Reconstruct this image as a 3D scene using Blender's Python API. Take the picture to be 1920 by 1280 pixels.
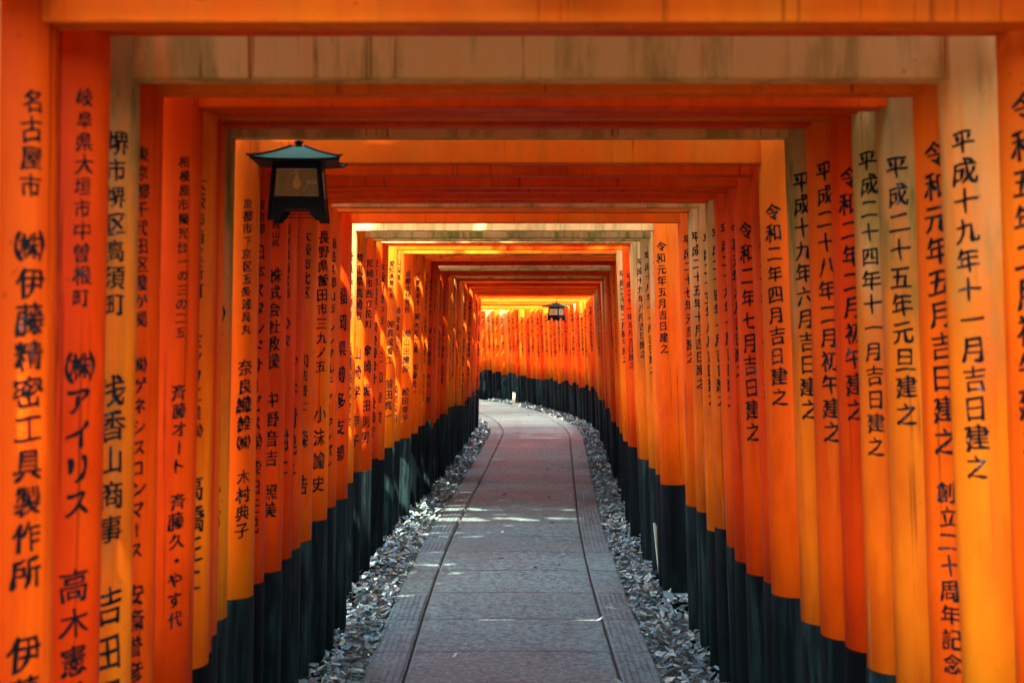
import bpy, bmesh, math, random
import numpy as np
from mathutils import Vector, Matrix

for o in list(bpy.data.objects):
    bpy.data.objects.remove(o)
scene = bpy.context.scene
C = scene.collection
R = math.radians
rng = random.Random(7)
nrng = np.random.default_rng(7)

# ------------------------------------------------------------------ camera, sky, sun, exposure
CAM_Z = 1.42
F = 2400.0                    # focal length in pixels of the 1920 px wide photograph
HOR = 565.0                   # horizon row
cam_d = bpy.data.cameras.new('camera')
cam_d.sensor_width = 36.0
cam_d.lens = F * 36.0 / 1920.0
cam_d.clip_start = 0.05
cam_d.clip_end = 2000
cam_d.dof.use_dof = True
cam_d.dof.focus_distance = 8.5
cam_d.dof.aperture_fstop = 5.6
cam = bpy.data.objects.new('camera', cam_d)
C.objects.link(cam)
cam.location = (0, 0, CAM_Z)
cam.rotation_euler = (R(90) - math.atan((640 - HOR) / F), 0, 0)
scene.camera = cam

SUN_EL, SUN_AZ = 61.0, 169.0       # azimuth clockwise from +Y (view direction): behind the camera, to the right
world = bpy.data.worlds.new('World')
scene.world = world
world.use_nodes = True
wn = world.node_tree
bg = wn.nodes['Background']
sky = wn.nodes.new('ShaderNodeTexSky')
sky.sky_type = 'NISHITA'
sky.sun_disc = False
sky.sun_elevation = R(SUN_EL)
sky.sun_rotation = R(SUN_AZ)
sky.dust_density = 3.0
sky.ozone_density = 0.0
wn.links.new(sky.outputs[0], bg.inputs[0])
bg.inputs[1].default_value = 0.15
sun_d = bpy.data.lights.new('sun', 'SUN')
sun_d.energy = 3.0
sun_d.angle = R(0.5)
sun_d.color = (1.0, 0.94, 0.85)
sun = bpy.data.objects.new('sun', sun_d)
C.objects.link(sun)
d = Vector((math.sin(R(SUN_AZ)) * math.cos(R(SUN_EL)), math.cos(R(SUN_AZ)) * math.cos(R(SUN_EL)), math.sin(R(SUN_EL))))
sun.rotation_euler = d.to_track_quat('Z', 'Y').to_euler()
sun.location = d * 30

scene.view_settings.view_transform = 'Standard'
scene.view_settings.look = 'None'
scene.view_settings.exposure = 3.7
scene.view_settings.gamma = 1.0
scene.render.engine = 'CYCLES'
scene.cycles.max_bounces = 10
scene.cycles.diffuse_bounces = 4
scene.cycles.glossy_bounces = 3
scene.cycles.transmission_bounces = 4
scene.cycles.use_denoising = True
scene.cycles.sample_clamp_indirect = 6.0
scene.cycles.caustics_reflective = False
scene.cycles.caustics_refractive = False

# ------------------------------------------------------------------ helpers
def link(o, parent=None):
    C.objects.link(o)
    if parent is not None:
        o.parent = parent
    return o

def mesh_np(name, verts, faces, mat, parent=None, smooth=False):
    me = bpy.data.meshes.new(name)
    me.from_pydata([tuple(v) for v in verts], [], [tuple(f) for f in faces])
    if mat is not None:
        me.materials.append(mat)
    if smooth:
        me.polygons.foreach_set('use_smooth', [True] * len(me.polygons))
    me.update()
    return link(bpy.data.objects.new(name, me), parent)

def obj_bm(name, bm, mat, parent=None, smooth=False):
    me = bpy.data.meshes.new(name)
    bmesh.ops.recalc_face_normals(bm, faces=bm.faces)
    bm.to_mesh(me)
    bm.free()
    for m in (mat if isinstance(mat, (list, tuple)) else [mat]):
        me.materials.append(m)
    if smooth:
        me.polygons.foreach_set('use_smooth', [True] * len(me.polygons))
    return link(bpy.data.objects.new(name, me), parent)

def add_box(bm, x0, x1, y0, y1, z0, z1, bevel=0.0, mi=0):
    vs = [bm.verts.new((x, y, z)) for x in (x0, x1) for y in (y0, y1) for z in (z0, z1)]
    fs = []
    for q in ((0, 1, 3, 2), (4, 6, 7, 5), (0, 4, 5, 1), (2, 3, 7, 6), (0, 2, 6, 4), (1, 5, 7, 3)):
        f = bm.faces.new([vs[i] for i in q]); f.material_index = mi; fs.append(f)
    if bevel:
        es = set(e for f in fs for e in f.edges)
        bmesh.ops.bevel(bm, geom=list(es), offset=bevel, segments=2, affect='EDGES', profile=0.6)

def add_tube(bm, pts, rad, n=8):
    rings = []
    for i, p in enumerate(pts):
        p = Vector(p)
        a = Vector(pts[max(i - 1, 0)]); b = Vector(pts[min(i + 1, len(pts) - 1)])
        t = (b - a).normalized()
        u = t.orthogonal().normalized(); w = t.cross(u)
        r = rad[i] if isinstance(rad, (list, tuple)) else rad
        rings.append([bm.verts.new(p + (u * math.cos(k * 2 * math.pi / n) + w * math.sin(k * 2 * math.pi / n)) * r) for k in range(n)])
    # keep rings untwisted
    for i in range(len(rings) - 1):
        A, B = rings[i], rings[i + 1]
        sh = min(range(n), key=lambda s: sum((A[k].co - B[(k + s) % n].co).length for k in range(n)))
        B2 = [B[(k + sh) % n] for k in range(n)]
        rings[i + 1] = B2
        for k in range(n):
            bm.faces.new((A[k], A[(k + 1) % n], B2[(k + 1) % n], B2[k]))
    bm.faces.new(rings[0][::-1]); bm.faces.new(rings[-1])

def add_lathe(bm, prof, n=32, cap_top=True):
    rings = [[bm.verts.new((r * math.cos(k * 2 * math.pi / n), r * math.sin(k * 2 * math.pi / n), z)) for k in range(n)] for r, z in prof]
    for A, B in zip(rings, rings[1:]):
        for k in range(n):
            bm.faces.new((A[k], A[(k + 1) % n], B[(k + 1) % n], B[k]))
    bm.faces.new(rings[0][::-1])
    if cap_top:
        bm.faces.new(rings[-1])

def tag(o, label=None, cat=None, group=None, kind=None):
    if label: o['label'] = label
    if cat: o['category'] = cat
    if group: o['group'] = group
    if kind: o['kind'] = kind
    return o

def empty(name, loc, rz=0.0):
    o = bpy.data.objects.new(name, None)
    o.empty_display_size = 0.2
    o.location = loc
    o.rotation_euler = (0, 0, rz)
    return link(o)

# ------------------------------------------------------------------ material helpers
class NT:
    def __init__(self, name):
        self.m = bpy.data.materials.new(name)
        self.m.use_nodes = True
        self.t = self.m.node_tree
        self.b = self.t.nodes['Principled BSDF']
    def n(self, typ, **kw):
        nd = self.t.nodes.new(typ)
        for k, v in kw.items():
            setattr(nd, k, v)
        return nd
    def l(self, a, b):
        self.t.links.new(a, b)
    def set(self, sock, v):
        if hasattr(v, 'is_linked') or isinstance(v, bpy.types.NodeSocket):
            self.l(v, sock)
        else:
            sock.default_value = v
    def math(self, op, a, b=None, c=None, clamp=False):
        nd = self.n('ShaderNodeMath', operation=op); nd.use_clamp = clamp
        self.set(nd.inputs[0], a)
        if b is not None: self.set(nd.inputs[1], b)
        if c is not None: self.set(nd.inputs[2], c)
        return nd.outputs[0]
    def mix(self, f, a, b, blend='MIX'):
        nd = self.n('ShaderNodeMix', data_type='RGBA', blend_type=blend)
        self.set(nd.inputs[0], f)
        for s, v in ((nd.inputs[6], a), (nd.inputs[7], b)):
            if isinstance(v, (tuple, list)): s.default_value = (*v[:3], 1)
            else: self.l(v, s)
        return nd.outputs[2]
    def noise(self, vec, scale, detail=4, rough=0.55, col=False):
        nd = self.n('ShaderNodeTexNoise')
        nd.inputs['Scale'].default_value = scale
        nd.inputs['Detail'].default_value = detail
        nd.inputs['Roughness'].default_value = rough
        self.l(vec, nd.inputs['Vector'])
        return nd.outputs[1 if col else 0]
    def mapping(self, vec, scale=(1, 1, 1)):
        nd = self.n('ShaderNodeMapping')
        nd.inputs['Scale'].default_value = scale
        self.l(vec, nd.inputs['Vector'])
        return nd.outputs[0]
    def smooth(self, v, a, b, lo=0.0, hi=1.0):
        nd = self.n('ShaderNodeMapRange', interpolation_type='SMOOTHSTEP')
        self.set(nd.inputs['Value'], v)
        nd.inputs['From Min'].default_value = a
        nd.inputs['From Max'].default_value = b
        nd.inputs['To Min'].default_value = lo
        nd.inputs['To Max'].default_value = hi
        return nd.outputs[0]
    def bump(self, h, strength, dist):
        nd = self.n('ShaderNodeBump')
        nd.inputs['Strength'].default_value = strength
        nd.inputs['Distance'].default_value = dist
        self.l(h, nd.inputs['Height'])
        self.l(nd.outputs[0], self.b.inputs['Normal'])
    def objvec(self, spread=37.0):
        tc = self.n('ShaderNodeTexCoord'); oi = self.n('ShaderNodeObjectInfo')
        cx = self.n('ShaderNodeCombineXYZ')
        r = oi.outputs['Random']
        self.l(self.math('MULTIPLY', r, spread), cx.inputs[0])
        self.l(self.math('MULTIPLY', r, spread * 1.7), cx.inputs[1])
        self.l(self.math('MULTIPLY', r, spread * 0.6), cx.inputs[2])
        add = self.n('ShaderNodeVectorMath', operation='ADD')
        self.l(tc.outputs['Object'], add.inputs[0]); self.l(cx.outputs[0], add.inputs[1])
        sx = self.n('ShaderNodeSeparateXYZ'); self.l(tc.outputs['Object'], sx.inputs[0])
        return add.outputs[0], sx.outputs, r, tc

def paint(name, base, base2, faded, algae, fade, alg, rough):
    """vermilion lacquer on timber; the paint bleaches and greens towards the rain-washed top"""
    t = NT(name)
    v, (x, y, z), r, tc = t.objvec()
    streak = t.noise(t.mapping(v, (26, 26, 1.4)), 1.0, 5, 0.6)
    blot = t.noise(t.mapping(v, (5, 5, 2.2)), 1.0, 4, 0.6)
    fine = t.noise(t.mapping(v, (60, 60, 40)), 1.0, 3, 0.6)
    col = t.mix(r, base, base2)
    col = t.mix(t.smooth(blot, 0.38, 0.72, 0, 0.75), col, (base[0] * 0.62, base[1] * 0.45, base[2] * 0.6))
    tone = t.noise(t.mapping(v, (3, 3, 0.9)), 1.0, 3, 0.5)
    col = t.mix(t.smooth(tone, 0.5, 0.68, 0, 0.7), col, (base2[0], base2[1] * 1.5, base2[2] * 1.2))
    col = t.mix(t.smooth(streak, 0.46, 0.66, 0, 0.5), col, (base[0] * 0.72, base[1] * 0.55, base[2]))
    zz = t.math('ADD', z, t.math('MULTIPLY_ADD', blot, 0.9, -0.45))
    zz = t.math('ADD', zz, t.math('MULTIPLY_ADD', streak, 0.6, -0.3))
    f = t.math('MULTIPLY', t.smooth(zz, 1.28, 1.92), fade, clamp=True)
    col = t.mix(f, col, faded)
    wear = t.math('MULTIPLY', t.smooth(streak, 0.57, 0.70), 0.3 + fade * 0.55, clamp=True)
    wear = t.math('MULTIPLY', wear, t.smooth(blot, 0.46, 0.66))
    col = t.mix(wear, col, tuple(0.5 * a + 0.5 * b for a, b in zip(faded, base2)))
    if alg:
        ga = t.math('MULTIPLY', t.smooth(t.noise(t.mapping(v, (11, 11, 2.0)), 1.0, 5, 0.65), 0.45, 0.62), t.smooth(zz, 0.9, 1.8))
        col = t.mix(t.math('MULTIPLY', ga, alg), col, algae)
    crk = t.noise(t.mapping(v, (70, 70, 0.8)), 1.0, 3, 0.6)
    col = t.mix(t.math('MULTIPLY', t.smooth(crk, 0.625, 0.67), t.math('MULTIPLY', t.smooth(blot, 0.40, 0.56), 0.75)), col, (base[0] * 0.25, base[1] * 0.3, base[2]))
    # small chips and specks
    col = t.mix(t.math('MULTIPLY', t.smooth(fine, 0.68, 0.74), 0.5), col, tuple(c * 0.4 for c in base))
    t.l(col, t.b.inputs['Base Color'])
    ro = t.math('MULTIPLY_ADD', streak, 0.25, rough - 0.12)
    t.l(t.math('MULTIPLY_ADD', f, 0.25, ro, clamp=True), t.b.inputs['Roughness'])
    t.b.inputs['Specular IOR Level'].default_value = 0.035
    h = t.math('ADD', t.math('MULTIPLY', streak, 0.7), t.math('MULTIPLY', fine, 0.3))
    t.bump(h, 0.25, 0.004)
    return t.m

PALE = (0.74, 0.46, 0.16); OLIVE = (0.22, 0.18, 0.035)
M_PAINT = {
    'new': paint('vermilion_new', (0.70, 0.042, 0.0015), (0.78, 0.066, 0.0020), (0.76, 0.12, 0.006), OLIVE, 0.15, 0.0, 0.42),
    'mid': paint('vermilion_mid', (0.82, 0.084, 0.0018), (0.82, 0.125, 0.0026), (0.78, 0.20, 0.016), OLIVE, 0.35, 0.10, 0.45),
    'old': paint('vermilion_old', (0.80, 0.112, 0.0028), (0.80, 0.15, 0.004), PALE, OLIVE, 0.95, 0.6, 0.5),
    'algae': paint('vermilion_mossy', (0.78, 0.125, 0.004), (0.76, 0.165, 0.005), (0.38, 0.26, 0.09), (0.13, 0.125, 0.02), 0.9, 1.0, 0.5),
}
def black_mat():
    t = NT('tarred_black')
    v, (x, y, z), r, tc = t.objvec()
    streak = t.noise(t.mapping(v, (34, 34, 2.0)), 1.0, 5, 0.65)
    blot = t.noise(t.mapping(v, (9, 9, 4)), 1.0, 4, 0.6)
    col = t.mix(r, (0.0006, 0.0010, 0.0011), (0.0022, 0.0042, 0.0044))
    a = t.math('MULTIPLY', t.smooth(streak, 0.42, 0.64), t.smooth(blot, 0.30, 0.58))
    col = t.mix(t.math('MULTIPLY', a, t.math('MULTIPLY_ADD', t.math('POWER', r, 1.5), 0.7, 0.02)), col, (0.020, 0.046, 0.041))
    low = t.smooth(z, 0.45, 0.05)
    col = t.mix(t.math('MULTIPLY', low, t.smooth(blot, 0.4, 0.7, 0.1, 0.55)), col, (0.006, 0.012, 0.010))
    t.l(col, t.b.inputs['Base Color'])
    t.l(t.math('MULTIPLY_ADD', streak, 0.3, 0.4), t.b.inputs['Roughness'])
    t.b.inputs['Specular IOR Level'].default_value = 0.025
    t.bump(streak, 0.35, 0.004)
    return t.m
M_BLACK = black_mat()
def ink_mat(name, worn):
    t = NT(name)
    v, (x, y, z), r, tc = t.objvec()
    n = t.noise(v, 90, 4, 0.6)
    n2 = t.noise(v, 9, 3, 0.6)
    w = t.math('MULTIPLY', t.smooth(n, 0.5, 0.7), t.smooth(n2, 0.5, 0.7))
    col = t.mix(t.math('MULTIPLY', w, worn), (0.004, 0.0035, 0.0035), (0.22, 0.19, 0.18))
    t.l(col, t.b.inputs['Base Color'])
    t.b.inputs['Roughness'].default_value = 0.5
    t.b.inputs['Specular IOR Level'].default_value = 0.08
    return t.m
M_INK = ink_mat('black_ink', 0.6)
M_INK_OLD = ink_mat('black_ink_worn', 0.95)

def simple(name, col, rough=0.5, metal=0.0, var=0.25, scale=30, bump=0.2, emit=None):
    t = NT(name)
    v, xyz, r, tc = t.objvec()
    n = t.noise(v, scale, 4, 0.6)
    c = t.mix(n, tuple(a * (1 - var) for a in col), tuple(min(1, a * (1 + var)) for a in col))
    t.l(c, t.b.inputs['Base Color'])
    t.b.inputs['Roughness'].default_value = rough
    t.b.inputs['Metallic'].default_value = metal
    if bump: t.bump(n, bump, 0.003)
    if emit:
        t.b.inputs['Emission Color'].default_value = (*emit[0], 1)
        t.b.inputs['Emission Strength'].default_value = emit[1]
    return t.m

# ------------------------------------------------------------------ the line of the path
DS = 0.05
S = np.arange(-30, 45, DS)
def heading(s):
    h = np.interp(s, [6.0, 9.5, 15.8], [0.0, 0.036, 0.036])
    return h - np.clip(s - 15.9, 0, 40) / 20.0
TH = heading(S)
PX = np.cumsum(np.sin(TH) * DS); PY = np.cumsum(np.cos(TH) * DS)
i0 = int(np.argmin(abs(S)))
PX -= PX[i0]; PY -= PY[i0]
def ground(s):
    return CAM_Z - np.interp(s, [-10, 0, 2, 5, 7.66, 11.9, 15.8, 23, 34], [1.28, 1.38, 1.42, 1.48, 1.53, 1.63, 1.69, 1.84, 1.98])
def at(s, t):
    x = np.interp(s, S, PX); y = np.interp(s, S, PY); h = np.interp(s, S, TH)
    return x + t * np.cos(h), y - t * np.sin(h), h

# ------------------------------------------------------------------ ground, path
def path_mat(border):
    t = NT('concrete_paving_border' if border else 'concrete_paving')
    uvn = t.n('ShaderNodeUVMap'); uv = uvn.outputs[0]
    sx = t.n('ShaderNodeSeparateXYZ'); t.l(uv, sx.inputs[0])
    u, vv = sx.outputs[0], sx.outputs[1]
    tc = t.n('ShaderNodeTexCoord'); ob = tc.outputs['Object']
    big = t.noise(ob, 1.1, 4, 0.6)
    med = t.noise(ob, 7, 5, 0.65)
    agg = t.noise(ob, 130, 3, 0.7)
    vor = t.n('ShaderNodeTexVoronoi'); vor.inputs['Scale'].default_value = 95; t.l(ob, vor.inputs['Vector'])
    pit = vor.outputs['Distance']
    col = t.mix(t.smooth(big, 0.35, 0.65), (0.042, 0.074, 0.058), (0.064, 0.118, 0.096))
    col = t.mix(t.smooth(med, 0.42, 0.72, 0, 0.75), col, (0.026, 0.036, 0.034))
    st = t.noise(ob, 2.6, 6, 0.7)
    col = t.mix(t.smooth(st, 0.52, 0.68, 0, 0.6), col, (0.030, 0.036, 0.031))
    g2 = t.noise(ob, 34, 5, 0.8)
    col = t.mix(t.smooth(g2, 0.47, 0.62, 0.0, 0.85), col, (0.14, 0.21, 0.18))
    col = t.mix(t.smooth(g2, 0.48, 0.36, 0.0, 0.9), col, (0.012, 0.015, 0.014))
    col = t.mix(t.smooth(agg, 0.5, 0.7, 0.0, 0.5), col, (0.20, 0.26, 0.25))
    col = t.mix(t.smooth(pit, 0.25, 0.05, 0, 0.8), col, (0.008, 0.010, 0.010))
    # cross joints between the slabs
    pitch = 0.6
    q = t.math('FRACT', t.math('DIVIDE', t.math('ADD', vv, t.math('MULTIPLY', med, 0.02)), pitch))
    jn = t.math('LESS_THAN', q, 0.032)
    col = t.mix(t.math('MULTIPLY', jn, t.smooth(med, 0.3, 0.55, 0.45, 0.95)), col, (0.010, 0.010, 0.009))
    tile = t.math('FLOOR', t.math('DIVIDE', vv, pitch))
    wn_ = t.n('ShaderNodeTexWhiteNoise', noise_dimensions='1D'); t.l(tile, wn_.inputs['W'])
    col = t.mix(t.math('MULTIPLY', wn_.outputs['Value'], 0.4), col, (0.036, 0.046, 0.042))
    h = t.math('ADD', t.math('MULTIPLY', g2, 0.9), t.math('MULTIPLY', pit, 0.5))
    h = t.math('SUBTRACT', h, t.math('MULTIPLY', jn, 0.8))
    if border:
        rid = t.math('SINE', t.math('MULTIPLY', t.math('ADD', u, t.math('MULTIPLY', med, 0.006)), 2 * math.pi / 0.027))
        on = t.math('GREATER_THAN', wn_.outputs['Value'], 0.42)
        g = t.math('MULTIPLY', t.math('MULTIPLY', t.smooth(rid, -0.2, -0.8), on), t.smooth(med, 0.35, 0.55))
        col = t.mix(t.math('MULTIPLY', g, 0.6), col, (0.02, 0.02, 0.02))
        h = t.math('SUBTRACT', h, t.math('MULTIPLY', g, 0.9))
    t.l(col, t.b.inputs['Base Color'])
    t.l(t.smooth(big, 0.3, 0.7, 0.62, 0.85), t.b.inputs['Roughness'])
    t.bump(h, 0.8, 0.006)
    return t.m

def ribbon(name, prof, mat, s0, s1, ds, kind='structure', jag=0.0):
    """sweep an open profile [(t, dz)] along the path"""
    ss = np.arange(s0, s1, ds)
    V = []; UV = []
    for s in ss:
        g = float(ground(s))
        for t_, dz in prof:
            tj = t_
            x, y, h = at(s, tj)
            V.append((x, y, g + dz)); UV.append((t_, s))
    n = len(prof); Fc = []
    for i in range(len(ss) - 1):
        for j in range(n - 1):
            a = i * n + j
            Fc.append((a, a + 1, a + n + 1, a + n))
    o = mesh_np(name, V, Fc, mat)
    uvl = o.data.uv_layers.new(name='UVMap')
    for lp in o.data.loops:
        uvl.data[lp.index].uv = UV[lp.vertex_index]
    tag(o, kind=kind)
    return o
M_PAVE, M_BORDER = path_mat(False), path_mat(True)
CW, GW, PW = 0.42, 0.012, 0.595
e = 0.008
ribbon('path', [(-CW, -0.05), (-CW, -e), (-CW + e, 0), (-0.2, 0.002), (0, 0.004), (0.2, 0.002), (CW - e, 0), (CW, -e), (CW, -0.05)], M_PAVE, -1.5, 34, 0.2)
for sg in (-1, 1):
    a, b = (CW + GW) * sg, PW * sg
    pr = [(a, -0.05), (a, -e), (a + e * sg, 0.001), ((a + b) / 2, 0.0), (b - 0.012 * sg, -0.002), (b, -0.014), (b, -0.08)]
    ribbon('path_border', pr, M_BORDER, -1.5, 34, 0.2)
ribbon('path_bed', [(-0.57, -0.020), (0.57, -0.020)], simple('dark_grit', (0.045, 0.028, 0.022), 0.9, 0, 0.4, 60, 0.5), -1.5, 34, 0.2)

def nearest(x, y):
    k = np.argmin((PX - x) ** 2 + (PY - y) ** 2)
    dx, dy = x - PX[k], y - PY[k]
    t_ = dx * math.cos(TH[k]) - dy * math.sin(TH[k])
    return S[k], t_
gx = np.concatenate([[-300, -120, -60, -35, -24], np.arange(-18, 8.01, 0.3), [12, 18, 26, 40, 70, 130, 300]])
gy = np.concatenate([[-300, -120, -60, -30, -15, -8], np.arange(-4, 34.1, 0.4), [38, 46, 60, 90, 150, 300]])
GV = []
for yy in gy:
    for xx in gx:
        s, t_ = nearest(xx, yy)
        dist = math.hypot(xx - np.interp(s, S, PX), yy - np.interp(s, S, PY))
        z = float(ground(s)) - 0.07
        if dist > 1.3:
            k = min(dist - 1.3, 30)
            z += (0.16 * k if t_ > 0 else 0.05 * k) + 0.06 * math.sin(xx * 1.7) * math.sin(yy * 1.3) * min(k, 1)
        GV.append((xx, yy, z))
nx = len(gx)
GF = [(j * nx + i, j * nx + i + 1, (j + 1) * nx + i + 1, (j + 1) * nx + i) for j in range(len(gy) - 1) for i in range(nx - 1)]
t = NT('forest_soil')
v, xyz, r_, tc = t.objvec(0)
n1 = t.noise(v, 3, 5, 0.6); n2 = t.noise(v, 45, 4, 0.65)
col = t.mix(n1, (0.022, 0.020, 0.014), (0.040, 0.042, 0.022))
col = t.mix(t.smooth(n2, 0.5, 0.7), col, (0.07, 0.062, 0.045))
t.l(col, t.b.inputs['Base Color']); t.b.inputs['Roughness'].default_value = 0.9
t.bump(n2, 0.7, 0.02)
tag(mesh_np('ground', GV, GF, t.m, smooth=True), kind='structure')

# ------------------------------------------------------------------ lettering
GLY = {}
def glyph(ch):
    """one brush-painted character as a sliced flat mesh about its own centre, 1 em tall"""
    if ch in GLY: return GLY[ch]
    cu = bpy.data.curves.new('g', 'FONT')
    cu.body = ch; cu.resolution_u = 3; cu.fill_mode = 'FRONT'
    cu.offset = 0.0
    ob = bpy.data.objects.new('g', cu); C.objects.link(ob)
    bpy.context.view_layer.update()
    me = bpy.data.meshes.new_from_object(ob.evaluated_get(bpy.context.evaluated_depsgraph_get()))
    bm = bmesh.new(); bm.from_mesh(me)
    bmesh.ops.remove_doubles(bm, verts=bm.verts, dist=0.0005)
    # load the brush: push the outline outwards, uprights more than cross strokes
    mv = {}
    for e_ in bm.edges:
        if len(e_.link_faces) == 1:
            f_ = e_.link_faces[0]; a_, b_ = e_.verts
            d_ = b_.co - a_.co; n_ = Vector((d_.y, -d_.x, 0))
            if n_.length < 1e-7: continue
            n_.normalize()
            if n_.dot((a_.co + b_.co) / 2 - f_.calc_center_median()) < 0: n_ = -n_
            for v_ in (a_, b_): mv.setdefault(v_, []).append(n_)
    for v_, ns in mv.items():
        n_ = sum(ns, Vector()) / len(ns)
        if n_.length > 0.2: v_.co += Vector((n_.x * 0.036, n_.y * 0.024, 0)) * (1 + 0.8 * math.sin(11 * v_.co.x + 8 * v_.co.y))
    if len(bm.verts):
        for v in bm.verts: v.co = Vector((v.co.x - 0.5, v.co.y - 0.38, 0))
        if ch in 'ー～':
            for v in bm.verts: v.co = Vector((v.co.y + 0.06, -v.co.x, 0))
        for k in range(-5, 6):
            bmesh.ops.bisect_plane(bm, geom=bm.verts[:] + bm.edges[:] + bm.faces[:], plane_co=(k * 0.095, 0, 0), plane_no=(1, 0, 0))
        for v in bm.verts:
            x, y = v.co.x, v.co.y
            if ch not in 'ー':
                y += 0.085 * x + 0.012 * math.sin(7 * x + 1)
                x += -0.03 * y + 0.014 * math.sin(9 * y + 2 * x)
            v.co.x, v.co.y = x, y
    bm.verts.index_update()
    V = np.array([(v.co.x, v.co.y) for v in bm.verts]) if len(bm.verts) else np.zeros((0, 2))
    Fc = [[v.index for v in f.verts] for f in bm.faces]
    bm.free()
    bpy.data.objects.remove(ob); bpy.data.curves.remove(cu); bpy.data.meshes.remove(me)
    GLY[ch] = (V, Fc)
    return GLY[ch]

def inscription(segs, rad_at, alpha0, mat, parent, wmax):
    VV = []; FF = []; off = 0
    for text, zt, zb in segs:
        units = [0.5 if c == ' ' else 1.0 for c in text]
        pitch = (zt - zb) / sum(units)
        z = zt
        for c, u in zip(text, units):
            if c != ' ':
                V, Fc = glyph(c)
                if len(V):
                    sz_ = min(pitch * 0.90, wmax * 1.25) * rng.uniform(0.94, 1.06)
                    sx_ = min(sz_, wmax) * rng.uniform(0.95, 1.05)
                    a = rng.uniform(-0.035, 0.035)
                    X = (V[:, 0] * math.cos(a) - V[:, 1] * math.sin(a)) * sx_ + rng.uniform(-0.002, 0.002)
                    Y = (V[:, 0] * math.sin(a) + V[:, 1] * math.cos(a)) * sz_
                    w1, w2 = rng.uniform(0, 6), rng.uniform(0, 6)
                    X = X + 0.018 * sx_ * np.sin(5 * V[:, 1] + 3 * V[:, 0] + w1); Y = Y + 0.018 * sz_ * np.sin(6 * V[:, 0] + 2 * V[:, 1] + w2)
                    Z = z - pitch * 0.5 + Y
                    rr = rad_at(Z)
                    al = alpha0 + X / rr
                    VV.append(np.stack([np.sin(al) * (rr + 0.0009), -np.cos(al) * (rr + 0.0009), Z], 1))
                    FF.extend([[i + off for i in f] for f in Fc])
                    off += len(V)
            z -= pitch * u
    if not VV: return None
    return mesh_np('inscription', np.concatenate(VV), FF, mat, parent)

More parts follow.
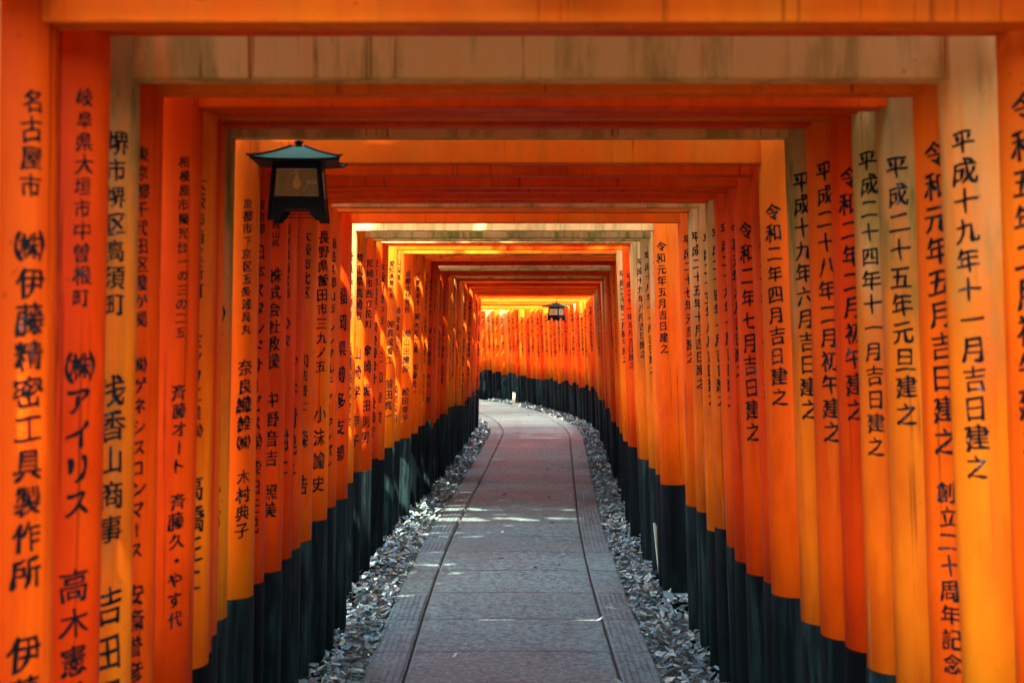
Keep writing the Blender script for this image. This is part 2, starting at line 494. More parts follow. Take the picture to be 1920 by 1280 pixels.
# ------------------------------------------------------------------ torii gates
# Z, inner edges of the posts left and right of the photo's axis and the tie beam's lower edge (photo pixels), kinds, texts
G = [
 dict(Z=1.70, L=956, R=1030, yb=-62, k='old', kb='old'),
 dict(Z=1.90, L=847, R=985, yb=46, k='new', kb='mid',
      tl=[('名古屋市', 172, 378), ('㈱伊藤精密工具製作所', 428, 1095), ('伊藤正', 1172, 1400)]),
 dict(Z=2.10, L=750, R=906, yb=58, k='new', kb='new', kr='mid',
      tl=[('岐阜県大垣市中曽根町', 170, 575), ('㈱アイリス', 650, 965), ('高木憲謙', 1050, 1330)],
      tr=[('令和五年二月初午建之', 172, 850)]),
 dict(Z=2.34, L=690, R=795, yb=150, k='algae', kb='old', kr='old', lr=0.057,
      tl=[('堺市堺区高須町', 250, 592), ('浅香山商事', 695, 1012), ('吉田照', 1078, 1340)],
      tr=[('平成十九年十一月吉日建之', 240, 892)], worn=1),
 dict(Z=2.51, L=648, R=748, yb=177, k='new', kb='mid', kr='mid',
      tl=[('東京都千代田区霞が関', 278, 612), ('㈱ゲネシスコンマース', 660, 1040), ('安斎誉彦', 1080, 1272)],
      tr=[('令和元年五月吉日建之', 262, 848), ('創立二十周年記念', 890, 1255)]),
 dict(Z=2.78, L=573, R=680, yb=204, k='mid', kb='new', kr='algae', kl='new',
      tl=[('相模原市陽光台一の三の二五', 295, 632), ('斉藤オート', 712, 882), ('斉藤久・やす代', 912, 1168)],
      tr=[('平成二十五年元旦建之', 290, 795)]),
 dict(Z=2.95, L=550, R=632, yb=214, k='mid', kb='new', kr='old',
      tl=[('大阪市西区新町', 330, 560), ('ミノリ工業㈱', 620, 820), ('高橋正二', 880, 1110)],
      tr=[('平成二十四年十一月吉日建之', 282, 852)], worn=1),
 dict(Z=3.11, L=540, R=588, yb=223, k='new', kb='mid',
      tl=[('り', 530, 565), ('ミノハリ', 570, 760), ('石崎 圭二', 890, 1090)],
      tr=[('令和二年二月初午建之', 312, 785)]),
 dict(Z=3.27, L=532, R=547, yb=238, k='mid', kb='new',
      tl=[('京都府宇治市', 330, 520)],
      tr=[('平成二十八年二月初午建之', 302, 825)]),
 dict(Z=3.43, L=514, R=506, yb=259, k='algae', kb='old',
      tl=[('愛知県名古屋市西区', 335, 548), ('㈱レインメーカー', 568, 872), ('雪村 石', 898, 1050)],
      tr=[('平成十九年六月吉日建之', 322, 782)], worn=1),
 dict(Z=3.77, L=468, R=458, yb=308, k='mid', kb='mid',
      tl=[('京都市下京区五条通烏丸', 372, 626), ('奈良織維㈱', 668, 842), ('木村典子', 872, 1005)],
      tr=[('令和二年四月吉日建之', 380, 758)]),
 dict(Z=3.95, L=446, R=443, yb=330, k='new', kb='new',
      tl=[('東京都', 375, 440), ('日本スタンドサービス㈱', 455, 842), ('柴田正己', 855, 998)],
      tr=[('平成三十年三月吉日建之', 400, 780)]),
 dict(Z=4.18, L=416, R=413, yb=352, k='new', kb='new',
      tl=[('岡山県', 415, 465), ('株式会社教援', 500, 690), ('中野音吉', 728, 872), ('照美', 900, 968)],
      tr=[('令和二年七月吉日建之', 412, 826)]),
 dict(Z=4.40, L=398, R=395, yb=361, k='new', kb='new',
      tl=[('兵庫県西宮市', 420, 560), ('の会', 590, 650), ('村上', 800, 890)],
      tr=[('令和元年六月吉日建之', 415, 705)]),
 dict(Z=4.62, L=382, R=375, yb=373, k='new', kb='new',
      tl=[('大津市', 425, 500), ('今井清晃子', 650, 908)],
      tr=[('平成二十九年七月吉日建之', 415, 760)]),
 dict(Z=4.86, L=360, R=360, yb=380, k='mid', kb='new', kr='old',
      tl=[('大阪市北区', 430, 560), ('司法書士', 660, 770), ('森 浩', 790, 935)],
      tr=[('平成二十四年一月吉日建之', 425, 760)]),
 dict(Z=5.12, L=333, R=345, yb=390, k='old', kb='old', kl='mid',
      tl=[('長野県飯田市三九ノ五', 432, 698), ('小沫諭史', 752, 924)],
      tr=[('平成二十五年八月吉日建之', 435, 758)]),
 dict(Z=5.40, L=318, R=327, yb=399, k='mid', kb='mid', kr='old',
      tl=[('福島県郡山市', 445, 590), ('シングルチャージャパン', 600, 880)],
      tr=[('平成二十五年十月吉日建之', 432, 728)]),
 dict(Z=5.72, L=297, R=309, yb=418, k='new', kb='mid', kr='mid',
      tl=[('福岡県博多支部', 530, 870)],
      tr=[('平成二十七年元旦建之', 438, 680)]),
 dict(Z=6.42, L=288, R=262, yb=433, k='mid', kb='old', kl='old',
      tl=[('奈良県五條市', 470, 600), ('西川株式会社', 640, 800)],
      tr=[('令和元年五月吉日建之', 452, 662)]),
 dict(Z=6.68, L=270, R=254, yb=447, k='algae', kb='algae', kl='mid', kr='old',
      tl=[('群馬県高崎市', 474, 602), ('山崎学 申子', 642, 842)],
      tr=[('平成二十一年十一月吉日建之', 455, 720)]),
 dict(Z=7.02, L=253, R=239, yb=452, k='new', kb='algae', kr='algae',
      tl=[('尼崎市西立花町', 484, 616), ('傘崎 堀田則男', 642, 832)],
      tr=[('平成十八年十一月吉日建之', 470, 700)]),
 dict(Z=7.42, L=241, R=224, yb=456, k='new', kb='old', kr='old',
      tl=[('東京都目黒区', 485, 590), ('㈱後藤設計', 600, 720), ('後藤守', 740, 820)],
      tr=[('平成十九年八月吉日建之', 482, 670)]),
 dict(Z=7.72, L=230, R=218, yb=461, k='new', kb='new', kr='old',
      tl=[('大阪府豊中市', 490, 610), ('三和産業', 650, 800)],
      tr=[('平成二十年六月吉日建之', 490, 700)]),
 dict(Z=8.25, L=212, R=205, yb=469, k='new', kb='new', kl='mid',
      tl=[('愛知県豊明市', 488, 560), ('㈲真成電工', 598, 682), ('前田真一', 708, 788)],
      tr=[('平成二十一年五月吉日建之', 510, 690)]),
 dict(Z=8.75, L=200, R=194, yb=476, k='mid', kb='mid', kl='mid', kr='old',
      tl=[('山梨県', 484, 528), ('㈲後藤万能工', 574, 668), ('浅尾政司', 720, 790)],
      tr=[('平成二十年二月初午建之', 505, 680)]),
]
CEIL = ([2, 3.4, 3.77, 4.6, 5.1, 7.5, 9.5, 12.8, 14.3, 16.8, 20, 24, 34], [.42, .43, .40, .365, .37, .34, .335, .224, .149, .056, -.10, -.17, -.25])
PREF = ['東京都中央区', '大阪市中央区', '京都市伏見区', '神戸市東灘区', '名古屋市中区', '愛知県豊田市', '奈良県生駒市', '滋賀県草津市', '兵庫県姫路市', '福井県敦賀市', '三重県津市', '横浜市港北区', '埼玉県川口市', '千葉県船橋市', '岐阜県多治見市', '石川県金沢市', '大阪府堺市', '和歌山県新宮市']
COMP = ['㈱大和工業', '丸三商店', '㈲山田建設', '三栄電機㈱', '株式会社東和', '㈱中央物産', '大成運輸㈱', '㈲北村製作所', '光洋不動産', '㈱旭サービス', '料理旅館 松本', '㈱ヤマト工務店']
NAM = ['中村明', '小林正男', '山本和子', '加藤光一', '吉川博', '西田三郎', '森本久子', '木下道夫', '野村和彦', '松田幸子']
ERA = ['平成十八年', '平成十九年', '平成二十年', '平成二十一年', '平成二十三年', '平成二十六年', '平成二十八年', '平成三十年', '令和元年', '令和二年', '令和三年']
MON = ['一月', '二月', '三月', '五月', '六月', '八月', '十月', '十一月']

LEAN = 0.046
N_S = [0]
def torii(pos, h, zg, axL, axR, hu, kinds, texts, lean=(LEAN, LEAN), black=(0.6, 0.6), worn=0, rad=(0.074, 0.074), depth=0.062, tilt=0.0, detail=True, slim=1.0):
    """axL/axR: lateral position of the post axes at the tie beam (height hu); returns the Empty"""
    root = empty('torii_gate', (pos[0], pos[1], zg), -h)
    kl, kr, kb = kinds
    bh = 0.12 if slim == 1.0 else 0.085
    top = hu + bh + 0.20 * (slim if slim == 1.0 else 0.6)
    for sg, ax, ln, bk, r0, kk, tx in ((-1, axL, lean[0], black[0], rad[0], kl, texts[0]), (1, axR, lean[1], black[1], rad[1], kr, texts[1])):
        xg = ax + sg * ln * hu
        rb, rt = r0 * 1.06, r0 * 0.95
        ra = lambda z, rb=rb, rt=rt: rb + (rt - rb) * np.clip(z / top, 0, 1)
        bm = bmesh.new()
        n = 36 if detail else 20
        add_lathe(bm, [(float(ra(z)), z) for z in np.linspace(bk, top / math.cos(ln), 6)], n)
        ry = -sg * ln
        p = obj_bm('post', bm, M_PAINT[kk], root, True)
        p.location = (xg, 0, 0); p.rotation_euler = (rng.uniform(-0.006, 0.006), ry, 0)
        bm = bmesh.new()
        add_lathe(bm, [(float(ra(0)) + 0.003, -0.12), (float(ra(0)) + 0.003, 0.1), (float(ra(bk)) + 0.0025, bk - 0.004), (float(ra(bk)) - 0.001, bk + 0.001)], n)
        obj_bm('black_foot', bm, M_BLACK, p, True)
        if tx:
            a0 = -sg * (rng.uniform(0.42, 0.54) + (math.atan2(abs(ax), pos[1]) if detail else 0.08))
            for seg in tx:
                inscription([seg], ra, a0, M_INK_OLD if (worn or kk in ('old', 'algae')) else M_INK, p, r0 * 0.80)
    L0, L1 = axL - 0.26, axR + 0.26
    bm = bmesh.new(); add_box(bm, L0, L1, -depth / 2, depth / 2, 0, bh, 0.004)
    o = obj_bm('tie_beam', bm, M_PAINT[kb], root); o.location = (0, 0, hu); o.rotation_euler = (0, tilt, 0)
    o.data.transform(Matrix.Translation((0, 0, hu))); o.location = (0, 0, 0); o.rotation_euler = (0, 0, 0)
    mid = (axL + axR) / 2
    bm = bmesh.new(); add_box(bm, mid - 0.06, mid + 0.06, -0.022, 0.022, hu + bh, top, 0.002)
    obj_bm('centre_strut', bm, M_PAINT[kb], root)
    # upper lintel with upswept ends and the ridge cap lying on it
    for nm, z0, hh, dp, ov, mt in (('upper_lintel', top, 0.085 * slim, 0.11 * slim, 0.34, M_PAINT[kb]), ('ridge_cap', top + 0.085 * slim, 0.06 * slim, 0.17 * slim, 0.40, M_RIDGE)):
        bm = bmesh.new(); rings = []
        a, b = axL - ov, axR + ov
        for i in range(13):
            u = i / 12 * 2 - 1
            x = mid + u * (b - a) / 2
            lift = 0.055 * abs(u) ** 3.2
            if nm == 'upper_lintel':
                pr = [(-dp / 2, 0), (dp / 2, 0), (dp / 2, hh), (-dp / 2, hh)]
            else:
                pr = [(-dp / 2, 0), (dp / 2, 0), (dp / 2, hh * 0.5), (0, hh), (-dp / 2, hh * 0.5)]
            rings.append([bm.verts.new((x + u * zz * 0.4, yy, z0 + zz + lift)) for yy, zz in pr])
        k = len(rings[0])
        for A, B in zip(rings, rings[1:]):
            for j in range(k):
                bm.faces.new((A[j], A[(j + 1) % k], B[(j + 1) % k], B[j]))
        bm.faces.new(rings[0]); bm.faces.new(rings[-1])
        obj_bm(nm, bm, mt, root)
    return root

M_RIDGE = M_PAINT['mid']
GATES = []
def px_segs(segs, Z, zg):
    return [(tx, CAM_Z + (HOR - y0) / F * Z - zg, CAM_Z + (HOR - y1) / F * Z - zg) for tx, y0, y1 in (segs or [])]
for g in G:
    Z = g['Z']; zg = float(ground(Z)); r0 = rng.uniform(0.070, 0.080)
    hu = CAM_Z + (HOR - g['yb']) / F * (Z - 0.031) - zg
    axL = -g['L'] / F * Z - r0; axR = g['R'] / F * Z + r0
    kl = g.get('kl', g['k']); kr = g.get('kr', g['k'])
    o = torii((0, Z), 0, zg, axL, axR, hu, (kl, kr, g['kb']), (px_segs(g.get('tl'), Z, zg), px_segs(g.get('tr'), Z, zg)),
              lean=(g.get('ll', 0.029 + rng.uniform(-.004, .004)), g.get('lr', 0.043 + rng.uniform(-.006, .006))),
              black=(0.60 + rng.uniform(-.03, .03), 0.60 + rng.uniform(-.03, .03)), worn=g.get('worn', 0), rad=(r0, r0))
    GATES.append((o, g, Z))
s = 9.05
while s < 29.0:
    x, y, h = at(s, 0); zg = float(ground(s))
    kb = rng.choices(['new', 'mid', 'old', 'algae'], [4, 5, 1.3, 0.8])[0]
    kl = rng.choices([kb, 'new', 'mid', 'old'], [3, 3, 2, 0.7])[0]; kr = rng.choices([kb, 'mid', 'old', 'new'], [3, 3, 1.5, 1])[0]
    zz = float(np.interp(y, *CEIL)) if s < 20 else float(np.interp(s, *CEIL))
    hu = CAM_Z + zz + rng.uniform(-.015, .015) - zg
    r0 = rng.uniform(0.062, 0.082); w = 0.725 + rng.uniform(-.02, .02)
    ztop = CAM_Z + zz - 0.12 + rng.uniform(-.03, .02) - zg
    tr = rng.choice(ERA) + rng.choice(MON) + '吉日建之'
    tr_s = [(tr, ztop, ztop - 0.055 * len(tr))]
    tl_s = []
    zt = ztop + 0.02
    for pool, pt in ((PREF, 0.05), (COMP, 0.062), (NAM, 0.062)):
        tx = rng.choice(pool); ln_ = pt * len(tx)
        if zt - ln_ < 0.62: break
        tl_s.append((tx, zt, zt - ln_)); zt -= ln_ + rng.uniform(0.04, 0.12)
    lk = float(np.interp(s, [9, 20], [0.60, 0.52]))
    o = torii((x, y), h, zg, -w - r0 , w + r0, hu, (kl, kr, kb), (tl_s, tr_s),
              lean=(0.034 + rng.uniform(-.01, .01), 0.043 + rng.uniform(-.01, .01)),
              black=(lk + rng.uniform(-.04, .04), lk + rng.uniform(-.04, .04)), rad=(r0, r0), detail=False, slim=1.0 if s < 16.5 else 0.5, depth=0.062 if s < 16.5 else 0.045)
    GATES.append((o, dict(k=kb, kb=kb), s))
    s += max(2 * r0 + 0.03, rng.gauss(0.235, 0.05) if s < 16.5 else rng.gauss(0.265, 0.04)) + (0.35 if rng.random() < 0.04 and s < 15 else 0)

# ------------------------------------------------------------------ leaf litter and gravel
def scatter(name, n, tmpl_v, tmpl_f, s_fn, size, mat, tilt, zoff):
    nv = len(tmpl_v); T = np.array(tmpl_v)
    VV = np.zeros((n * nv, 3)); FF = []
    for i in range(n):
        s = s_fn(); sg = nrng.choice((-1, 1))
        a = PW - 0.005 + abs(nrng.normal(0, 1)) * 0.02 if nrng.random() < 0.12 else nrng.uniform(PW, 1.06)
        stray = name == 'leaf_litter' and i % 500 == 0
        if stray: a = nrng.uniform(0.05, 0.58)
        x, y, h = at(s, sg * a)
        mound = 0.02 + 0.05 * math.sin(min(1, max(0, (a - PW) / 0.25)) * math.pi / 2) + 0.02 * math.sin(s * 5.1 + sg) * math.sin(s * 2.3)
        z = float(ground(s)) - 0.05 + mound + nrng.uniform(-0.012, 0.018) + zoff
        if stray: z = float(ground(s)) + 0.004
        M = (Matrix.Rotation(nrng.uniform(0, 6.28), 3, 'Z') @ Matrix.Rotation(nrng.normal(0, tilt), 3, 'X') @ Matrix.Rotation(nrng.normal(0, tilt), 3, 'Y'))
        sc = size * nrng.lognormal(0, 0.28)
        W = T * np.array([sc, sc * nrng.uniform(0.75, 1.2), sc * nrng.uniform(0.5, 1.8)])
        VV[i * nv:(i + 1) * nv] = W @ np.array(M).T + (x, y, z)
        FF.extend([[k + i * nv for k in f] for f in tmpl_f])
    me = bpy.data.meshes.new(name)
    me.from_pydata(VV.tolist(), [], FF); me.materials.append(mat)
    me.polygons.foreach_set('use_smooth', [True] * len(me.polygons)); me.update()
    return tag(link(bpy.data.objects.new(name, me)), kind='stuff')
def island_mat(name, cols, rough, spec=0.5):
    t = NT(name)
    gi = t.n('ShaderNodeNewGeometry')
    cr = t.n('ShaderNodeValToRGB'); t.l(gi.outputs['Random Per Island'], cr.inputs[0])
    el = cr.color_ramp.elements
    while len(el) < len(cols): el.new(0.5)
    for i, c in enumerate(cols):
        el[i].position = i / (len(cols) - 1); el[i].color = (*c, 1)
    tc = t.n('ShaderNodeTexCoord')
    n = t.noise(tc.outputs['Object'], 140, 3, 0.6)
    c = t.mix(t.smooth(n, 0.35, 0.7, 0, 0.6), cr.outputs[0], (0.05, 0.045, 0.035))
    t.l(c, t.b.inputs['Base Color']); t.b.inputs['Roughness'].default_value = rough
    t.b.inputs['Specular IOR Level'].default_value = spec
    return t.m
leaf_v = []
for i, (x, w) in enumerate(((-1.0, 0.05), (-0.72, 0.34), (-0.2, 0.52), (0.35, 0.44), (0.78, 0.2), (1.12, 0.0))):
    zc = 0.16 * x * x
    if w == 0: leaf_v.append((x, 0.04, zc))
    else: leaf_v += [(x, -w, zc + 0.34 * w), (x, 0.03 * math.sin(3 * x), zc), (x, w, zc + 0.30 * w)]
leaf_f = []
for k in range(4):
    a = 3 * k
    leaf_f += [(a, a + 3, a + 4, a + 1), (a + 1, a + 4, a + 5, a + 2)]
leaf_f += [(12, 15, 13), (13, 15, 14)]
M_LEAF = island_mat('dry_leaves', [(0.20, 0.30, 0.27), (0.05, 0.065, 0.055), (0.38, 0.47, 0.40), (0.10, 0.17, 0.165), (0.018, 0.025, 0.023), (0.50, 0.56, 0.45), (0.13, 0.12, 0.08), (0.03, 0.045, 0.042), (0.17, 0.30, 0.34), (0.08, 0.10, 0.09)], 0.6, 0.15)
M_STONE = island_mat('gravel_stones', [(0.10, 0.10, 0.10), (0.25, 0.25, 0.24), (0.05, 0.05, 0.05), (0.33, 0.32, 0.30)], 0.6)
def s_pick():
    u = nrng.random()
    return 2.0 + 22 * u ** 1.45
bm = bmesh.new(); bmesh.ops.create_icosphere(bm, subdivisions=1, radius=1.0)
sv = [(v.co.x * (1 + 0.25 * math.sin(5 * v.co.y + 1)), v.co.y, v.co.z * 0.6) for v in bm.verts]
bm.verts.index_update(); sf = [[v.index for v in f.verts] for f in bm.faces]; bm.free()
scatter('gravel', 5200, sv, sf, s_pick, 0.013, M_STONE, 0.6, -0.012)
scatter('leaf_litter', 36000, leaf_v, leaf_f, s_pick, 0.0172, M_LEAF, 0.45, 0.008)

# ------------------------------------------------------------------ lanterns
M_VERD = simple('verdigris_bronze', (0.055, 0.26, 0.16), 0.7, 0.0, 0.35, 60, 0.3)
M_IRON = simple('black_bronze', (0.003, 0.0035, 0.004), 0.5, 0.0, 0.3, 60, 0.2)
M_IRON.node_tree.nodes['Principled BSDF'].inputs['Specular IOR Level'].default_value = 0.12
M_CREAM = simple('frosted_pane', (0.085, 0.045, 0.014), 0.35, 0, 0.2, 25, 0.1, ((1.0, 0.42, 0.10), 0.004))
M_CREAM.node_tree.nodes['Principled BSDF'].inputs['Specular IOR Level'].default_value = 0.12
M_CREAM_LIT = simple('frosted_pane_lit', (0.45, 0.34, 0.2), 0.35, 0, 0.2, 25, 0.1, ((1.0, 0.5, 0.16), 0.03))
M_LINE = simple('gilt_tracery', (0.62, 0.40, 0.22), 0.4, 0.2, 0.2, 50, 0)
M_FLAME = simple('gilt_flame', (0.40, 0.14, 0.025), 0.4, 0.1, 0.3, 40, 0, ((1.0, 0.35, 0.05), 0.006))
def roof_pts(half, apex_z, eave_z, n=10, m=9):
    """concave hipped roof whose corners turn up: rings of square outline"""
    rings = []
    for j in range(m):
        f = j / (m - 1)
        hw = 0.16 * half + (1 - 0.16) * half * f
        zb = apex_z + (eave_z - apex_z) * (f ** 0.93)
        ring = []
        for sd in range(4):
            for i in range(n):
                u = i / n * 2 - 1
                p = Vector((u * hw, -hw)).to_3d()
                k = abs(u) ** 4 * f ** 3
                p.x *= 1 + 0.07 * k; p.y *= 1 + 0.07 * k
                p.z = zb + 0.045 * half * k
                ring.append(Matrix.Rotation(sd * math.pi / 2, 4, 'Z') @ p)
        rings.append(ring)
    return rings
def lantern(loc, rz, pane, label, rod=0.08):
    """hanging bronze lantern; loc is the middle of the eave plane"""
    root = empty('lantern', loc, rz)
    H = 0.141
    rings = roof_pts(H, 0.054, 0.0)
    bm = bmesh.new()
    R_ = [[bm.verts.new(p) for p in ring] for ring in rings]
    for A, B in zip(R_, R_[1:]):
        k = len(A)
        for j in range(k): bm.faces.new((A[j], A[(j + 1) % k], B[(j + 1) % k], B[j]))
    bm.faces.new(R_[0])
    low = [bm.verts.new(Vector(v.co) + Vector((0, 0, -0.008))) for v in R_[-1]]
    k = len(low)
    for j in range(k): bm.faces.new((R_[-1][j], R_[-1][(j + 1) % k], low[(j + 1) % k], low[j])).material_index = 1
    bm.faces.new(low[::-1]).material_index = 1  # underside coloured black to stand for the shade beneath the eave
    rf = obj_bm('roof', bm, [M_VERD, M_IRON], root, False)
    bm = bmesh.new()
    for sd in range(4):
        mt = Matrix.Rotation(sd * math.pi / 2, 4, 'Z')
        pts = [ring[0] + Vector((0, 0, 0.002)) for ring in rings]
        pts = [mt @ p for p in pts]
        ext = (pts[-1] - pts[-2]).normalized(); pts.append(pts[-1] + ext * 0.012 + Vector((0, 0, 0.004)))
        add_tube(bm, pts, 0.0042, 6)
    obj_bm('hip_rib', bm, M_IRON, rf)
    bm = bmesh.new()
    add_lathe(bm, [(0.030, 0.050), (0.028, 0.0545), (0.014, 0.056), (0.011, 0.060), (0.013, 0.065), (0.017, 0.071), (0.017, 0.073), (0.003, 0.074)], 20)
    obj_bm('finial', bm, M_IRON, root, False)
    bm = bmesh.new(); add_tube(bm, [(0, 0, 0.06), (0, 0, 0.067 + rod)], 0.004, 8)
    add_tube(bm, [(0, 0, 0.067 + rod), (0, 0.14, 0.067 + rod)], 0.005, 8)
    obj_bm('hanger', bm, M_IRON, root)
    bm = bmesh.new(); add_tube(bm, [(-0.045, -0.03, 0.024), (-0.048, -0.03, 0.036), (-0.044, -0.03, 0.047), (-0.034, -0.028, 0.052), (-0.024, -0.026, 0.054)], 0.0013, 6)
    obj_bm('wire', bm, simple('pale_wire', (0.45, 0.36, 0.28), 0.4, 0, 0.1, 20, 0), root)
    # body: four flaring corner bars, fascia, sills and skirt
    wt, wb, zt, zb, zf = 0.081, 0.090, -0.008, -0.150, -0.206
    hw = lambda z: wt + (wb - wt) * (zt - z) / (zt - zb)
    bm = bmesh.new()
    def slab(za, zb_, inset0=0.0, th=0.010):
        a, b = hw(za) - inset0, hw(zb_) - inset0
        for sd in range(4):
            mt = Matrix.Rotation(sd * math.pi / 2, 4, 'Z')
            vs = [mt @ Vector(p) for p in ((-a, -a, za), (a, -a, za), (b, -b, zb_), (-b, -b, zb_), (-a + th, -a + th, za), (a - th, -a + th, za), (b - th, -b + th, zb_), (-b + th, -b + th, zb_))]
            q = [bm.verts.new(p) for p in vs]
            for f in ((0, 1, 2, 3), (7, 6, 5, 4), (0, 4, 5, 1), (3, 2, 6, 7), (0, 3, 7, 4), (1, 5, 6, 2)):
                bm.faces.new([q[i] for i in f])
    slab(zt, -0.028); slab(-0.124, -0.166)
    for sd in range(4):
        mt = Matrix.Rotation(sd * math.pi / 2, 4, 'Z')
        a, b = hw(zt), hw(zf) + 0.004
        for dx in (1,):
            w = 0.014
            P = [(-a - .002, -a - .002, zt), (-a + w, -a - .002, zt), (-a + w, -a + w, zt), (-a - .002, -a + w, zt)]
            Q = [(-b - .002, -b - .002, zf), (-b + w, -b - .002, zf), (-b + w, -b + w, zf), (-b - .002, -b + w, zf)]
            vp = [bm.verts.new(mt @ Vector(p)) for p in P]; vq = [bm.verts.new(mt @ Vector(p)) for p in Q]
            for i in range(4): bm.faces.new((vp[i], vp[(i + 1) % 4], vq[(i + 1) % 4], vq[i]))
            bm.faces.new(vp[::-1]); bm.faces.new(vq)
    obj_bm('frame', bm, M_IRON, root)
    bm = bmesh.new()
    for sd in range(4):      # scalloped skirt brackets beside each foot, and a low rail
        mt = Matrix.Rotation(sd * math.pi / 2, 4, 'Z')
        b = hw(-0.166)
        for m_ in (-1, 1):
            pr = [(b + .002, -0.165), (b + .004, zf), (b - .026, zf), (b - .030, -0.197), (b - .040, -0.190), (b - .044, -0.181), (b - .050, -0.175), (b - .052, -0.165)]
            f0 = [bm.verts.new(mt @ Vector((m_ * x, -b - .001, z))) for x, z in pr]
            f1 = [bm.verts.new(mt @ Vector((m_ * x, -b + .006, z))) for x, z in pr]
            bm.faces.new(f0); bm.faces.new(f1[::-1])
            for i in range(len(pr)): bm.faces.new((f0[i], f0[(i + 1) % len(pr)], f1[(i + 1) % len(pr)], f1[i]))
        add_tube(bm, [mt @ Vector((-b + .03, -b + .003, -0.186)), mt @ Vector((b - .03, -b + .003, -0.186))], 0.002, 6)
    obj_bm('skirt', bm, M_IRON, root)
    bm = bmesh.new(); add_box(bm, -hw(-.166) + .008, hw(-.166) - .008, -hw(-.166) + .008, hw(-.166) - .008, -0.165, -0.160)
    obj_bm('floor_plate', bm, M_IRON, root)
    for sd in range(4):
        mt = Matrix.Rotation(sd * math.pi / 2, 4, 'Z')
        za, zc = -0.029, -0.123
        a, b = hw(za), hw(zc); ia, ib = a - 0.015, b - 0.015
        yo = 0.004
        F_ = lambda u, v, dy=0.0: mt @ Vector((u * (ia + (ib - ia) * (1 - v) ), -(a + (b - a) * (1 - v)) + yo - dy, zc + (za - zc) * v))
        bm = bmesh.new(); q = [bm.verts.new(F_(u, v)) for u, v in ((-1, 0), (1, 0), (1, 1), (-1, 1))]
        qb = [bm.verts.new(F_(u, v, -0.003)) for u, v in ((-1, 0), (1, 0), (1, 1), (-1, 1))]
        bm.faces.new(q); bm.faces.new(qb[::-1])
        for i in range(4): bm.faces.new((q[i], qb[i], qb[(i + 1) % 4], q[(i + 1) % 4]))
        pn = obj_bm('pane', bm, pane, root)
        bm = bmesh.new()
        P = lambda u, v: F_(u, v, 0.0015)
        asp = (za - zc) / (2 * (ia + ib) / 2)
        for A, B in (((-.98, .02), (.98, .02)), ((.98, .02), (.98, .98)), ((.98, .98), (-.98, .98)), ((-.98, .98), (-.98, .02)),
                     ((-.98, .55), (-.5, .55)), ((-.98, .47), (-.5, .47)), ((.98, .55), (.5, .55)), ((.98, .47), (.5, .47)),
                     ((-.03, .02), (-.03, .14)), ((.03, .02), (.03, .14)), ((-.03, .88), (-.03, .98)), ((.03, .88), (.03, .98))):
            add_tube(bm, [P(*A), P(*B)], 0.0018, 5)
        circ = [P(0.5 * math.cos(k * math.pi / 16), 0.51 + 0.5 * math.sin(k * math.pi / 16) * (0.74)) for k in range(33)]
        add_tube(bm, circ, 0.0018, 5)
        obj_bm('tracery', bm, M_LINE, pn)
        bm = bmesh.new()
        out = [(0, .86), (.07, .72), (.15, .58), (.2, .46), (.18, .36), (.1, .28), (0, .25), (-.1, .28), (-.18, .36), (-.2, .46), (-.13, .56), (-.09, .7)]
        f0 = [bm.verts.new(F_(u, v, 0.0018)) for u, v in out]; bm.faces.new(f0)
        f1 = [bm.verts.new(F_(u, v, 0.0004)) for u, v in out]; bm.faces.new(f1[::-1])
        for i in range(len(out)): bm.faces.new((f0[i], f1[i], f1[(i + 1) % len(out)], f0[(i + 1) % len(out)]))
        obj_bm('flame_emblem', bm, M_FLAME, pn)
    root.scale = (0.80, 0.80, 0.80)
    tag(root, label, 'lantern', 'hanging bronze lanterns')
    return root
def pxpos(px, py, Z):
    return ((px - 960) / F * Z, Z, CAM_Z + (HOR - py) / F * Z)
lantern(pxpos(562, 306, 3.58), R(4), M_CREAM, 'large blurred lantern with teal roof hanging at upper left in front of the posts', rod=0.05)
lantern(pxpos(1043, 575, 15.3), R(-32), M_CREAM_LIT, 'small lantern with pale blue roof hanging far down the tunnel before the bend', rod=0.06)

# ------------------------------------------------------------------ stakes at the path's edge
def stake(px, py0, py1, Z, w, label, leanx):
    zt = CAM_Z + (HOR - py0) / F * Z; zb = CAM_Z + (HOR - py1) / F * Z
    o_loc = ((px - 960) / F * Z, Z, zb)
    root = None
    bm = bmesh.new()
    hh = zt - zb
    add_box(bm, -w, -w * 0.25, -w * .6, w * .5, -0.05, hh, 0.0015)
    add_box(bm, -w * 0.25 + 0.0006, w, -w * .75, w * .4, -0.05, hh * 0.93, 0.0015)
    o = obj_bm('wooden_stake', bm, simple('weathered_batten', (0.42, 0.40, 0.27), 0.8, 0, 0.25, 50, 0.4))
    o.location = o_loc; o.rotation_euler = (0.03, leanx, 0.2)
    tag(o, label, 'stake', 'wooden stakes in the leaf strip')
stake(1241, 980, 1072, 6.75, 0.015, 'pale split wooden stake leaning against a black post foot on the right', -0.12)
stake(963, 735, 758, 22.2, 0.022, 'tiny pale stake standing by the far black posts at the bend', 0.02)

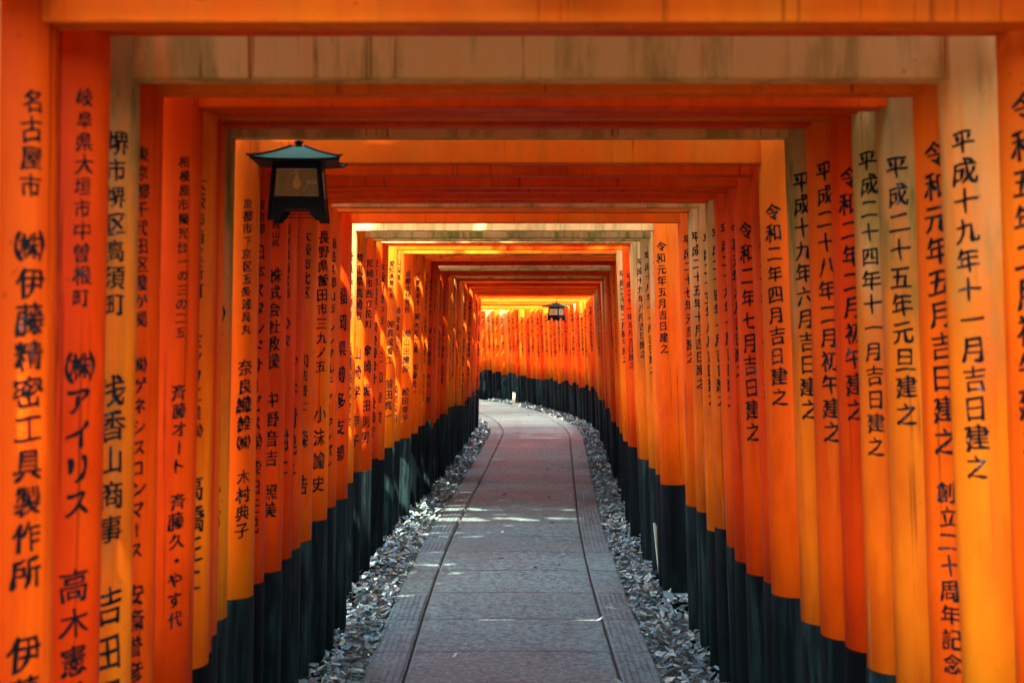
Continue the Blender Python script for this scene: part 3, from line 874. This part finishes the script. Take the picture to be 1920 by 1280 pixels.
# ------------------------------------------------------------------ trees of the wood around; the tall unseen ones are added for shade
def leaf_material(name, a, b):
    t = NT(name)
    gi = t.n('ShaderNodeNewGeometry')
    c = t.mix(gi.outputs['Random Per Island'], a, b)
    t.l(c, t.b.inputs['Base Color'])
    t.b.inputs['Roughness'].default_value = 0.5
    tr = t.n('ShaderNodeBsdfTranslucent'); t.l(t.mix(0.5, c, (0.16, 0.30, 0.03)), tr.inputs[0])
    mx = t.n('ShaderNodeMixShader'); mx.inputs[0].default_value = 0.45
    t.l(t.b.outputs[0], mx.inputs[1]); t.l(tr.outputs[0], mx.inputs[2])
    t.l(mx.outputs[0], t.t.nodes['Material Output'].inputs[0])
    return t.m
M_GREEN = leaf_material('tree_leaves', (0.035, 0.07, 0.018), (0.10, 0.14, 0.03))
M_GREEN2 = leaf_material('sapling_leaves', (0.07, 0.12, 0.02), (0.20, 0.24, 0.05))
M_BARK = simple('bark', (0.09, 0.07, 0.055), 0.9, 0, 0.4, 25, 0.8)
def tree(x, y, hgt, crown_r, crown_h, n, leaf, label, seed, mat=None, lo=0.45):
    r = np.random.default_rng(seed)
    s_, t_ = nearest(x, y)
    z0 = float(ground(s_)) + (0.16 * max(0, abs(t_) - 1.3) if t_ > 0 else 0.05 * max(0, abs(t_) - 1.3)) - 0.15
    root = empty('tree', (x, y, z0))
    bm = bmesh.new()
    base = hgt * lo
    sway = r.normal(0, 0.12, (6, 2))
    tp = [(sway[i, 0] * i * 0.4, sway[i, 1] * i * 0.4, hgt * 0.92 * i / 5) for i in range(6)]
    tr = hgt * 0.022
    add_tube(bm, tp, [tr * 1.5, tr * 1.1, tr * 0.9, tr * 0.7, tr * 0.45, tr * 0.15], 10)
    cl = []
    for k in range(16):
        a = k * 2.4 + r.uniform(-.4, .4); f = r.uniform(lo, 0.9)
        i = min(4, int(f / 0.92 * 5)); p0 = Vector(tp[i]).lerp(Vector(tp[i + 1]), f / 0.92 * 5 - i)
        ln_ = crown_r * r.uniform(0.55, 1.0) * (1 - 0.5 * max(0, f - 0.6))
        p2 = p0 + Vector((math.cos(a) * ln_, math.sin(a) * ln_, ln_ * r.uniform(0.1, 0.6)))
        pm = p0.lerp(p2, 0.5) + Vector((0, 0, 0.1 * ln_))
        add_tube(bm, [p0, pm, p2], [tr * .45, tr * .28, tr * .08], 6)
        cl += [p2, pm.lerp(p2, 0.4)]
        for q in range(2):
            cl.append(p2 + Vector(r.normal(0, crown_r * 0.22, 3)))
    obj_bm('trunk', bm, M_BARK, root, True)
    cl = np.array([tuple(c) for c in cl])
    cc = cl[r.integers(0, len(cl), n)] + r.normal(0, 1, (n, 3)) * (crown_r * 0.17, crown_r * 0.17, crown_r * 0.11)
    A = r.normal(0, 1, (n, 3)); A[:, 2] *= 0.5; A /= np.linalg.norm(A, axis=1)[:, None]
    B = np.cross(A, r.normal(0, 1, (n, 3))); B /= np.linalg.norm(B, axis=1)[:, None]
    L = leaf * r.lognormal(0, 0.25, n)[:, None]
    V = np.stack([cc - A * L, cc + B * L * .45, cc + A * L, cc - B * L * .45], 1).reshape(-1, 3)
    Fc = np.arange(4 * n).reshape(-1, 4)
    mesh_np('crown', V, Fc.tolist(), mat or M_GREEN, root)
    tag(root, label, 'tree', 'trees of the surrounding wood')
SHADE_TREES = [(1.9, -0.2, 10.5, 2.1, 5, 9000), (2.0, -2.4, 10.5, 2.2, 5, 9000), (4.2, -6.0, 11, 3.2, 6, 9000), (2.4, 5.2, 11, 2.4, 6, 10500), (2.4, 9.6, 10.5, 2.2, 6, 9500),
      (5.8, 2.2, 11, 2.8, 6, 9000), (6.2, 7.4, 12, 3.0, 6, 9000), (6.6, 13.0, 11, 3.0, 6, 9000), (5.8, -2.6, 11, 2.6, 6, 8000)]  # out of view, set where their crowns block and dapple the sun
for k, (x, y, hg, cr, ch, n) in enumerate(SHADE_TREES):
    tree(x, y, hg, cr, ch, n, 0.13, ['tall leafy tree standing in the wood on the right of the gates', 'tall leafy tree standing in the wood on the left of the gates'][x < 0], 40 + k)
for k, (x, y, hg) in enumerate([(2.0, 28.5, 5.0), (-0.3, 30.5, 5.5), (3.8, 25.0, 5.0), (-2.8, 32.0, 6)]):
    tree(x, y, hg, 2.0, 3, 2600, 0.11, 'young yellow-green tree behind the far bend of gates', 80 + k, M_GREEN2, 0.2)

# ------------------------------------------------------------------ labels of the gates
LOOK = {'new': 'deep vermilion', 'mid': 'bright orange', 'old': 'faded pale-beamed', 'algae': 'mossy olive-beamed'}
for o, g, s in GATES:
    if 'tr' in g:
        lab = '%s torii gate, its right post inscribed %s' % (LOOK[g['kb']], g['tr'][0][0])
    elif s < 1.8:
        lab = 'nearest torii gate, only its pale post edges at the sides of the picture'
    elif s < 2:
        lab = 'near orange torii gate, its left post inscribed ㈱伊藤精密工具製作所'
    elif s < 12.5:
        lab = '%s torii gate packed in the straight tunnel well beyond the large lantern' % LOOK[g['kb']]
    elif s < 16:
        lab = '%s torii gate close to the small far lantern, just before the bend' % LOOK[g['kb']]
    else:
        lab = '%s torii gate in the curved row of the far bend' % LOOK[g['kb']]
    tag(o, lab, 'torii gate', 'torii gates lining the path')
